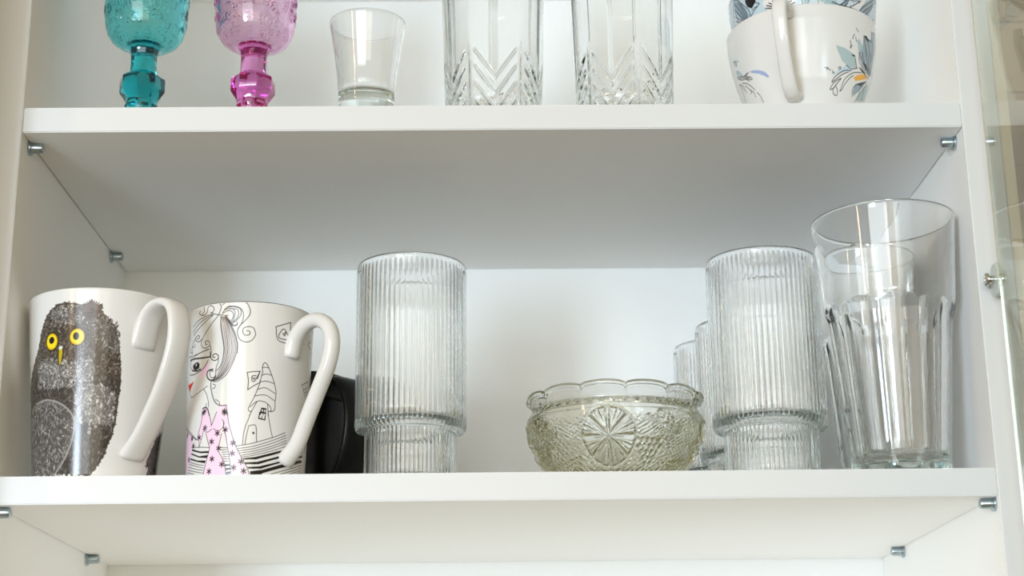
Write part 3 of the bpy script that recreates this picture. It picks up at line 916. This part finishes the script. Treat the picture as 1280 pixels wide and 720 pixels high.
hg = xcyl('hinge', [(0, -.0050), (.0080, -.0050), (.0098, -.0040), (.0098, .0016), (.0090, .0024), (0, .0024)][::-1], M['hinge_plastic'], gd, (.0022, .0100, .3245))
xcyl('screw', [(0, .0064), (.0012, .0064), (.0014, .0074), (.0034, .0076), (.0040, .0068), (.0040, .0058), (.0024, .0054), (.0024, .0020), (0, .0020)][::-1],
     M['chrome'], hg, (0, 0, 0))

# ------------------------------------------------------------------ room wall behind
wb = box('wall_back', (-1.4, D + .012, -1.4), (2.2, D + .05, 1.4), M['marble'], None, 0)
wb['kind'] = 'structure'

# ------------------------------------------------------------------ owl mug
owl = thing('owl_mug', 'large white mug printed with a dark grey owl with yellow eyes, at the far left', 'mug', (.0462, .0433, TOPL + EPS))
mug_body('body', [(0, 35.2), (5, 35.6), (111, 44.6)], TOPL, 3.0, owl, lambda cv: feathers(cv, ART_OWL), (-176, 30), .32, .28, 40)
handle('handle', [(.0397, .078), (.0455, .094), (.0530, .1005), (.0625, .1015), (.0715, .0965), (.0750, .085), (.0735, .071), (.0660, .053), (.0550, .036), (.0455, .024), (.0352, .014)],
       -42, .0150, .0062, M['porcelain'], owl, 1.12)

# ------------------------------------------------------------------ lady mug
gm = thing('lady_mug', 'white mug with a line drawing of a woman in pink and a striped boat', 'mug', (.1336, .0550, TOPL + EPS))
mug_body('body', [(0, 34.8), (4, 35.1), (107, 38.6)], TOPL, 2.8, gm, lambda cv: draw(cv, ART_GIRL), (-180, 20), .34, .26, 37, rim=INK)
handle('handle', [(.0360, .076), (.0400, .0865), (.0480, .0935), (.0580, .0950), (.0675, .0900), (.0715, .080), (.0690, .067), (.0610, .052), (.0520, .036), (.0440, .022), (.0340, .0135)],
       -40, .0100, .0088, M['porcelain'], gm, 1.15, power=2.1)

# ------------------------------------------------------------------ black mug
bk = thing('black_mug', 'glossy black mug with a broad handle, standing behind the mug with the woman', 'mug', (.1500, .1500, TOPL + EPS))
mug_body('body', [(0, 33), (6, 37), (60, 39), (88, 38.5)], TOPL, 3.2, bk, mat=M['black'])
handle('handle', [(.0370, .072), (.0440, .080), (.0560, .078), (.0650, .064), (.0670, .050), (.0640, .034), (.0560, .018), (.0460, .008), (.0340, .006)],
       -45, .0250, .0055, M['black'], bk, 1.05)


# ------------------------------------------------------------------ ribbed stacking tumblers
def ribbed_mesh():
    n = 66 * 10
    th = circ(n)
    rib = np.abs(np.sin(th * 33))                          # 66 convex ribs
    rib = rib - .5
    A = .00068
    rows = [(0, .0012), (.022, .0012), (.0245, 0), (.0268, .0003), (.0280, .0022)]
    for z in np.linspace(.004, .0345, 12):
        a = A * min(1, (z - .003) / .003)
        rows.append((.0283 + rib * a, z))
    for r, z in ((.0284, .0374), (.0288, .0384), (.0298, .0388), (.0318, .0391), (.0334, .0396), (.0342, .0408), (.0345, .0426)):
        rows.append((r + rib * A * .8, z))
    for z in np.linspace(.046, .138, 22):
        rows.append((.0345 + rib * A, z))
    for z, k in ((.1405, .8), (.1425, .4), (.144, .1)):
        rows.append((.0345 + rib * A * k, z))
    rows += [(.0345, .1452), (.0341, .1462), (.0334, .1466), (.0327, .1461), (.0324, .1450)]
    for z in np.linspace(.142, .050, 12):
        rows.append((.0322, z))
    rows += [(.0320, .0462), (.0312, .0450), (.0298, .0444), (.0275, .0440), (.0262, .0432), (.0257, .0415), (.0256, .036)]
    for z in np.linspace(.030, .011, 5):
        rows.append((.0256, z))
    rows += [(.0248, .0085), (.0220, .0072), (.012, .0068), (0, .0067)]
    return revolve('ribbed_tumbler', rows, th)


rib_me = ribbed_mesh()
specs = [((.2310, .0800), 1.0, 'clear ribbed tumbler with a narrow foot, standing alone between the black mug and the bowl'),
         ((.4565, .0900), 1.035, 'clear ribbed tumbler beside the tall faceted glass, foremost and largest of the right-hand ribbed ones'),
         ((.4520, .1650), .875, 'clear ribbed tumbler mostly hidden directly behind the big ribbed tumbler right of the bowl'),
         ((.4460, .2370), .90, 'small clear ribbed tumbler far back, above the right rim of the glass bowl')]
for (x, y), s, lab in specs:
    o = link('ribbed_tumbler', rib_me, M['clear'], None, (x, y, TOPL + EPS))
    o.scale = (s, s, s)
    tag(o, lab, 'glass', 'ribbed tumblers on the lower shelf')


# ------------------------------------------------------------------ tall faceted glasses
def facet_mesh():
    n = 400
    th = circ(n)
    N = 10
    ph = (th + math.radians(6)) % (2 * np.pi / N) - np.pi / N
    def R(z):
        return np.interp(z, [0, .010, .080, .112, .160], [.0292, .0297, .0366, .0400, .0437])
    def apo(z):
        return np.interp(z, [0, .012, .082, .096, .1015, .1055, .109, .165], [.0290, .0283, .0340, .0352, .0374, .0395, .043, .06])
    rows = [(0, .0015), (.024, .0015), (.0262, 0), (.0284, .0006)]
    for z in np.concatenate([np.linspace(.002, .084, 26), np.linspace(.0855, .118, 44), np.linspace(.121, .1575, 14)]):
        poly = apo(z) / np.cos(ph)
        a, b = np.full(n, float(R(z))), poly
        k = .00022
        h = np.clip(.5 + .5 * (b - a) / k, 0, 1)
        rows.append((b * (1 - h) + a * h - k * h * (1 - h), z))
    rows += [(.0437, .1590), (.0434, .1599), (.0427, .1602), (.0421, .1598), (.0419, .1588)]
    for z in np.linspace(.156, .014, 26):
        rows.append((R(z) - (.0020 if z > .115 else .0020 + .0018 * min(1, (.115 - z) / .02)), z))
    rows += [(.0245, .0105), (.0215, .0082), (.012, .0074), (0, .0072)]
    return revolve('faceted_glass', rows, th)


fa = facet_mesh()
g1 = link('faceted_glass', fa, M['clear'], None, (.5236, .0362, TOPL + EPS))
tag(g1, 'tallest clear faceted glass at the front right end of the lower shelf', 'glass', 'faceted glasses')
g2 = link('faceted_glass', fa, M['clear'], None, (.5295, .1185, TOPL + EPS))
g2.scale = (.815, .815, 1.0)
g2.rotation_euler = (0, 0, .2)
tag(g2, 'narrow clear faceted glass standing behind the tallest glass', 'glass', 'faceted glasses')


# ------------------------------------------------------------------ pressed glass bowl
def bowl_mesh():
    th = np.radians(np.arange(0, 360, .5))
    n = len(th)
    deg = np.degrees(th)
    hs = np.arange(1.2, 44.5, .28)
    Rm = 52.0

    def prof(z):
        return np.interp(z, [0, 1.2, 4, 10, 20, 32, 40, 43, 44.5], [30, 33, 36.5, 42, 48, 53, 54.6, 54.2, 53.0])
    H = np.zeros((len(hs), n))

    def wrap(c):
        return (deg - c + 180) % 360 - 180

    Z = hs[:, None]
    for k in range(4):
        c = -99 + k * 90                                  # star medallion
        X = np.radians(wrap(c))[None, :] * Rm
        Y = Z - 24.5
        r = np.hypot(X, Y)
        a = np.arctan2(Y, X)
        big = np.abs(((a / (2 * np.pi) * 8) % 1) - .5) * 2      # 8 long rays
        sm = np.abs(((a / (2 * np.pi) * 32) % 1) - .5) * 2
        star = np.maximum(0, (big - .35 - r / 60) / .65) * 3.0 * np.clip(r / 4, .2, 1)
        fine = sm * 1.5 * np.clip((r - 6) / 5, 0, 1) * (big < .45)
        m = np.clip((16.2 - r) / .6, 0, 1)
        H = np.where(m > 0, m * (-1.1 + star + fine), H)
        H += np.exp(-((r - 16.8) / .5) ** 2) * .6
        # leaf with veins and grapes between medallions
        X = np.radians(wrap(c + 42))[None, :] * Rm
        Y = Z - 27
        r = np.hypot(X, Y)
        a = np.arctan2(Y, X)
        lob = 8.5 + 3.4 * np.cos(5 * (a - .3)) + .8 * np.cos(15 * a)
        m = np.clip((lob - r) / 1.0, 0, 1)
        vein = np.abs(np.sin(2.5 * (a - .3))) ** .5
        H += m * (1.3 * vein + .5 * np.cos(r * 3.2 + 4 * np.cos(5 * a)))
        rnd = random.Random(k + 3)
        pts = []
        for gy in range(5):
            for gx in range(6 - gy):
                pts.append((-19 + gx * 3.5 + gy * 2.0, 22 - gy * 3.2))
                pts.append((10 + gx * 2.6 + gy * 1.0, 10.5 - gy * 2.4 + gx * .5))
        for gx, gy in pts:
            if gy < 2:
                continue
            d = np.hypot(X - gx + 1.5, Z - gy)
            H += np.sqrt(np.clip(1 - (d / 1.75) ** 2, 0, 1)) * 1.5
        for t in np.linspace(0, 1, 40):                    # tendril
            gx, gy = -14 + 16 * t, 36 - 5 * math.sin(3 * t)
            d = np.hypot(X - gx, Z - gy)
            e = np.exp(-(d / .8) ** 2) * 1.1
            H = np.where(e > .1, np.maximum(H, e), H)
        for t in np.linspace(0, 1, 36):
            a2 = t * 2 * np.pi * 1.15
            d = np.hypot(X + 6 - 3 * math.cos(a2) * (1 - .4 * t), Z - 37 - 2.6 * math.sin(a2))
            e = np.exp(-(d / .7) ** 2) * .9
            H = np.where(e > .1, np.maximum(H, e), H)
    rs = np.random.RandomState(4)
    DG = deg[None, :]
    tex = sum(np.sin(np.radians(DG) * rs.randint(40, 90) + rs.uniform(0, 6)) * np.sin(Z * rs.uniform(1.2, 3) + rs.uniform(0, 6)) for _ in range(7))
    instar = np.zeros_like(tex)
    for k in range(4):
        X = np.radians(wrap(-99 + k * 90))[None, :] * Rm
        instar = np.maximum(instar, (np.hypot(X, Z - 24.5) < 17) * 1.0)
    H += tex * .11 * (1 - instar) * np.clip((38 - Z) / 4, 0, 1)
    st = np.clip((9 - Z) / 6, 0, 1)
    H += st * np.abs(np.sin(np.radians(deg)[None, :] * 30)) * 1.0
    H *= np.clip((hs[:, None] - .6) / 2, 0, 1) * np.clip((44.0 - hs[:, None]) / 1.5, 0, 1)
    rows = [(0, 2.0), (27, 2.0), (30, 0)]
    for i, z in enumerate(hs):
        rows.append((prof(z) + H[i] * 1.15, z))
    # small scalloped ledge above the pattern
    ph = ((deg - 2) % 7.5) / 7.5
    sc = np.sqrt(np.clip(1 - (2 * ph - 1) ** 2, 0, 1)) * 1.6
    rows += [(52.8, 44.6 + sc * .6), (51.9, 44.9 + sc), (50.9, 45.2 + sc), (50.3, 45.6 + sc)]
    # clear collar and wavy rim
    q = ((deg - CUSP) % 30) / 30
    wv = np.sqrt(np.clip(1 - (2 * q - 1) ** 2, 0, 1)) ** .8
    for f in np.linspace(.15, 1, 9):
        r = 50.2 + 3.2 * f ** 1.5 + (wv - .6) * 1.8 * f
        z = 47.2 + (5.0 + 2.7 * wv) * f + .2
        rows.append((r, z))
    r1 = 53.4 + (wv - .6) * 1.8
    z1 = 52.4 + 2.7 * wv
    for a in np.linspace(-30, 210, 10):
        rows.append((r1 - 1.0 + 1.9 * math.cos(math.radians(a)), z1 + .7 + 1.9 * math.sin(math.radians(a))))
    for f in np.linspace(1, 0, 6):
        rows.append((46.9 + 3.2 * f ** 1.5 + (wv - .6) * 1.8 * f, 47.0 + (4.6 + 2.7 * wv) * f))
    inner = spline([(46.6, 46.0), (47.6, 41), (46.6, 33), (43.2, 24), (38.5, 16), (34, 10), (29, 7), (22, 5.6)], 60)
    rows += [(r, z) for r, z in inner]
    rows += [(12, 5.3), (0, 5.2)]
    rows = [(np.asarray(r) / 1000, np.asarray(z) / 1000) for r, z in rows]
    return revolve('glass_bowl', rows, th)


CUSP = -87.0
bw = link('glass_bowl', bowl_mesh(), M['bowl_glass'], None, (.3572, .0690, TOPL + EPS))
tag(bw, 'pressed glass bowl with a scalloped rim, star medallion and grape relief', 'bowl')


# ------------------------------------------------------------------ goblets on the upper shelf
def goblet_mesh(seed, name):
    n = 480
    th = circ(n)
    rs = np.random.RandomState(seed)
    prof = [(0, .0030), (12, .0026), (21, .0008), (25.5, 0), (27.0, .8), (27.0, 2.0), (25, 4.0), (18, 7.5), (12, 12), (9.6, 17), (9.4, 21), (10.6, 25)]
    rows = list(prof)
    K = 8
    ph = th % (2 * np.pi / K) - np.pi / K
    oct_ = 1 / np.cos(ph)
    for a, z, k in ((9.9, 27.5, .5), (10.1, 29.5, 1), (13.4, 34.6, 1), (13.75, 35.6, 1), (13.75, 43.2, 1), (13.2, 44.3, 1), (9.6, 47.2, .8), (8.8, 47.9, .5)):
        rows.append((a * (1 + (oct_ - 1) * k) * .985, z))
    K2 = 10
    ph2 = th % (2 * np.pi / K2) - np.pi / K2
    o2 = 1 / np.cos(ph2)
    for a, z in ((8.5, 49.2), (8.3, 52), (8.3, 58), (8.5, 62), (9.2, 64.5), (10.6, 66.2)):
        rows.append((a * (1 + (o2 - 1) * .7), z))
    zz = np.arange(67.0, 150.0, .45)
    base = np.interp(zz, [67, 68.5, 71, 75, 80, 88, 100, 118, 140, 150], [13.0, 17.5, 21.3, 24.0, 25.6, 26.6, 27.0, 27.6, 29.5, 30.5])
    # embossed swirls: rings of small scrolls
    S = th * 27.0
    Hh = np.zeros((len(zz), n))
    P = 2 * np.pi * 27.0
    for k in range(190):
        cx, cz = rs.uniform(0, P), rs.uniform(76, 150)
        r0 = rs.uniform(2.2, 4.6)
        dx = (S[None, :] - cx + P / 2) % P - P / 2
        dz = zz[:, None] - cz
        r = np.hypot(dx, dz)
        a = np.arctan2(dz, dx)
        Hh += np.where(r < r0, (np.cos(r / r0 * 8 + a * rs.choice([-1, 1]) + rs.uniform(0, 6)) * .5 + .1) * (1 - r / r0) ** .35, 0)
    Hh = np.clip(Hh, -.6, 1.1) * np.clip((zz[:, None] - 72) / 6, 0, 1)
    for i, z in enumerate(zz):
        rows.append((base[i] + Hh[i] * .8, z))
    rows += [(30.4, 150.6), (29.6, 151.2), (28.8, 150.6)]
    for z in (146, 136, 120, 105, 92, 84, 79, 76):
        rows.append((np.interp(z, [67, 68.5, 71, 75, 80, 88, 100, 118, 140, 150], [13.0, 17.5, 21.3, 24.0, 25.6, 26.6, 27.0, 27.6, 29.5, 30.5]) - 3.4, z))
    rows += [(17, 72.6), (12, 71.2), (6, 70.5), (0, 70.3)]
    rows = [(np.asarray(r) / 1000, np.asarray(z) / 1000) for r, z in rows]
    return revolve(name, rows, th, sharp=32)


tg = link('goblet', goblet_mesh(3, 'goblet'), M['teal'], None, (.0570, .0600, TOPU + EPS))
tag(tg, 'teal embossed glass goblet with a faceted stem knob', 'goblet', 'coloured goblets')
pg = link('goblet', goblet_mesh(8, 'goblet'), M['pink'], None, (.1285, .0600, TOPU + EPS))
pg.rotation_euler = (0, 0, .3)
pg.scale = (.985, .985, .985)
tag(pg, 'pink embossed glass goblet with a faceted stem knob', 'goblet', 'coloured goblets')

# shot glass
prof = [(0, 1.5), (12, 1.5), (15.2, 0), (17.0, .8)]
PX, PR = [0, 8, 20, 34, 46, 58, 68], [17.2, 17.3, 17.8, 19.0, 20.8, 22.6, 24.2]
zs = np.linspace(2, 67.3, 40)
prof += list(zip(np.interp(zs, PX, PR), zs))
prof += [(24.1, 67.9), (23.6, 68.3), (23.1, 67.9)]
zi = np.linspace(66, 22, 20)
prof += list(zip(np.interp(zi, PX, PR) - 1.3, zi))
prof += [(15.8, 19.5), (14, 18.2), (9, 17.2), (0, 16.8)]
sg = link('shot_glass', revolve('shot_glass', [(r / 1000, z / 1000) for r, z in prof], circ(96)), M['clear'], None, (.2045, .0300, TOPU + EPS))
tag(sg, 'small flared plain glass between the pink goblet and the cut tumblers', 'glass')


# cut tumblers with chevron grooves
def cut_mesh():
    n = 720
    th = circ(n)
    deg = np.degrees(th)
    p = (deg + 30) % 60 - 30
    zz = np.arange(1.5, 138, .45)

    def Rz(z):
        return np.interp(z, [0, 6, 30, 80, 140], [29.5, 31.3, 31.7, 33.2, 35.2])
    H = np.zeros((len(zz), n))
    Z = zz[:, None]
    P = np.abs(p)[None, :]
    s = P * .56                                            # mm of arc
    for k, z0 in enumerate((31, 20, 9, -2)):
        d = np.abs((Z - z0) - s * 1.45) / 1.76
        H -= np.exp(-(d / .85) ** 2) * 1.2 * (P < 26) * np.clip((26 - P) / 3, 0, 1)
    for c, w, top in ((0, .6, 140),):
        H -= np.exp(-((s - .9) / .5) ** 2) * .55 * (Z > 32 + s)
    e = (30 - P) * .56
    H -= np.exp(-(e / .8) ** 2) * 1.1 * np.clip((60 - Z) / 16, 0, 1)
    H -= .25 * np.clip((s / 16) ** 2, 0, 1)
    rows = [(0, 2.5), (24, 2.2), (28, 0)]
    for i, z in enumerate(zz):
        rows.append((Rz(z) + H[i] * np.clip((128 - z) / 10, 0, 1), z))
    rows += [(35.1, 138.8), (34.3, 139.4), (33.4, 139.2), (33.0, 138.2)]
    for z in np.linspace(134, 16, 20):
        rows.append((Rz(z) - 3.0 - .8 * np.clip((60 - z) / 40, 0, 1), z))
    rows += [(24, 12.5), (12, 11), (0, 10.8)]
    rows = [(np.asarray(r) / 1000, np.asarray(z) / 1000) for r, z in rows]
    return revolve('cut_tumbler', rows, th)


cm = cut_mesh()
for x, rot, lab in ((.2842, -92 + 4, 'clear cut glass tumbler with chevron grooves, left of the pair, nearer the small flared glass'),
                    (.3690, -98 - 11, 'clear cut glass tumbler with chevron grooves, right of the pair, nearer the floral cups')):
    o = link('cut_tumbler', cm, M['clear'], None, (x, .0600, TOPU + EPS))
    o.rotation_euler = (0, 0, math.radians(rot))
    tag(o, lab, 'glass', 'cut glass tumblers')

# ------------------------------------------------------------------ floral cups
cupprof = [(0, 21.5), (6, 27), (14.5, 33), (30.5, 39.8), (43, 43.8), (54.5, 46.5), (68.5, 48.4), (77.5, 48.7)]
hpath = [(.0468, .0705), (.0540, .0745), (.0640, .0730), (.0690, .0650), (.0680, .0530), (.0620, .0380), (.0530, .0245), (.0440, .0190), (.0350, .0200)]
c1 = thing('floral_cup', 'white teacup with blue-grey flower painting and its handle facing forward, lower of the stacked pair', 'cup', (.4880, .0700, TOPU + EPS), 'stacked teacups')
mug_body('body', cupprof, TOPU, 2.4, c1, lambda cv: draw(cv, ART_CUP), (-200, 15), .4, .3, 44)
handle('handle', hpath, -112, .0092, .0060, M['porcelain'], c1, 1.15, power=3)


def wash(cv):
    cv.c[:] = lin((190, 206, 216))
    rnd = random.Random(5)
    for k in range(70):                                    # washes and blossoms all round the wall
        x = rnd.uniform(cv.S[0], cv.S[-1])
        y = rnd.uniform(TOPU * 1000 + 30, TOPU * 1000 + 112)
        cv.leaf(x, y, rnd.uniform(0, 6.28), rnd.uniform(5, 11), rnd.uniform(2, 4), col_of(rnd.choice(['teal', 'slate', 'pale2', 'white', 'white'])), INK)
    draw(cv, ART_CUP2)


c2 = thing('floral_cup', 'teacup densely painted with blue-grey flowers, upper of the stacked pair', 'cup', (.4905, .0715, TOPU + .0258), 'stacked teacups')
mug_body('body', cupprof, TOPU + .0255, 2.4, c2, wash, (-200, 15), .4, .3, 44)


# ------------------------------------------------------------------ light
def area(name, az, el, dist, w, h, power, col, target=(.284, .05, .17)):
    """az measured to the left of straight-out-of-the-cabinet, in degrees"""
    a, e = math.radians(az), math.radians(el)
    d = Vector((-math.sin(a) * math.cos(e), -math.cos(a) * math.cos(e), math.sin(e)))
    L = bpy.data.lights.new(name, 'AREA')
    L.shape = 'RECTANGLE'
    L.size, L.size_y = w, h
    L.energy = power
    L.color = col
    o = bpy.data.objects.new(name, L)
    COL.objects.link(o)
    o.location = Vector(target) + d * dist
    o.rotation_euler = (-d).to_track_quat('-Z', 'Y').to_euler()
    return o


for a in LIGHTS:
    area(*a)
wd = bpy.data.worlds.new('room_light')
bpy.context.scene.world = wd
wd.use_nodes = True
nt = wd.node_tree
bgn = nt.nodes['Background']
tc = nt.nodes.new('ShaderNodeTexCoord')
sx = nt.nodes.new('ShaderNodeSeparateXYZ')
nt.links.new(tc.outputs['Generated'], sx.inputs[0])
rp = nt.nodes.new('ShaderNodeValToRGB')
rp.color_ramp.elements[0].position = 0
rp.color_ramp.elements[0].color = (*WORLD_LO, 1)
rp.color_ramp.elements[1].position = 1
rp.color_ramp.elements[1].color = (*WORLD_HI, 1)
mr = nt.nodes.new('ShaderNodeMapRange')
mr.inputs['From Min'].default_value = -.6
mr.inputs['From Max'].default_value = .6
nt.links.new(sx.outputs['Z'], mr.inputs['Value'])
nt.links.new(mr.outputs['Result'], rp.inputs['Fac'])
nt.links.new(rp.outputs['Color'], bgn.inputs['Color'])
bgn.inputs['Strength'].default_value = WORLD

# ------------------------------------------------------------------ camera
cx, cy, cz, yaw, pitch, roll, f = 0.28125, -0.90366, -0.14351, 0.01388, 0.28847, -0.01143, 2012.72
fwd = Vector((math.sin(yaw) * math.cos(pitch), math.cos(yaw) * math.cos(pitch), math.sin(pitch)))
right = Vector((math.cos(yaw), -math.sin(yaw), 0))
up = right.cross(fwd)
r2 = right * math.cos(roll) + up * math.sin(roll)
u2 = up * math.cos(roll) - right * math.sin(roll)
mat = Matrix((r2, u2, -fwd)).transposed().to_4x4()
mat.translation = (cx, cy, cz)
cam = bpy.data.cameras.new('camera')
cam.sensor_width = 36
cam.lens = f / 1280 * 36
cam.clip_start = .02
cam.dof.use_dof = True
cam.dof.focus_distance = .97
cam.dof.aperture_fstop = 11
co = bpy.data.objects.new('camera', cam)
COL.objects.link(co)
co.matrix_world = mat
sc = bpy.context.scene
sc.camera = co
sc.view_settings.view_transform = 'Standard'
sc.view_settings.look = 'None'
sc.view_settings.gamma = 1
sc.view_settings.use_curve_mapping = False
sc.view_settings.exposure = EXPOSURE
sc.cycles.max_bounces = 32
sc.cycles.transmission_bounces = 18
sc.cycles.glossy_bounces = 10
sc.cycles.diffuse_bounces = 16
sc.cycles.use_denoising = True
sc.cycles.sample_clamp_indirect = 30
sc.cycles.blur_glossy = 1.0
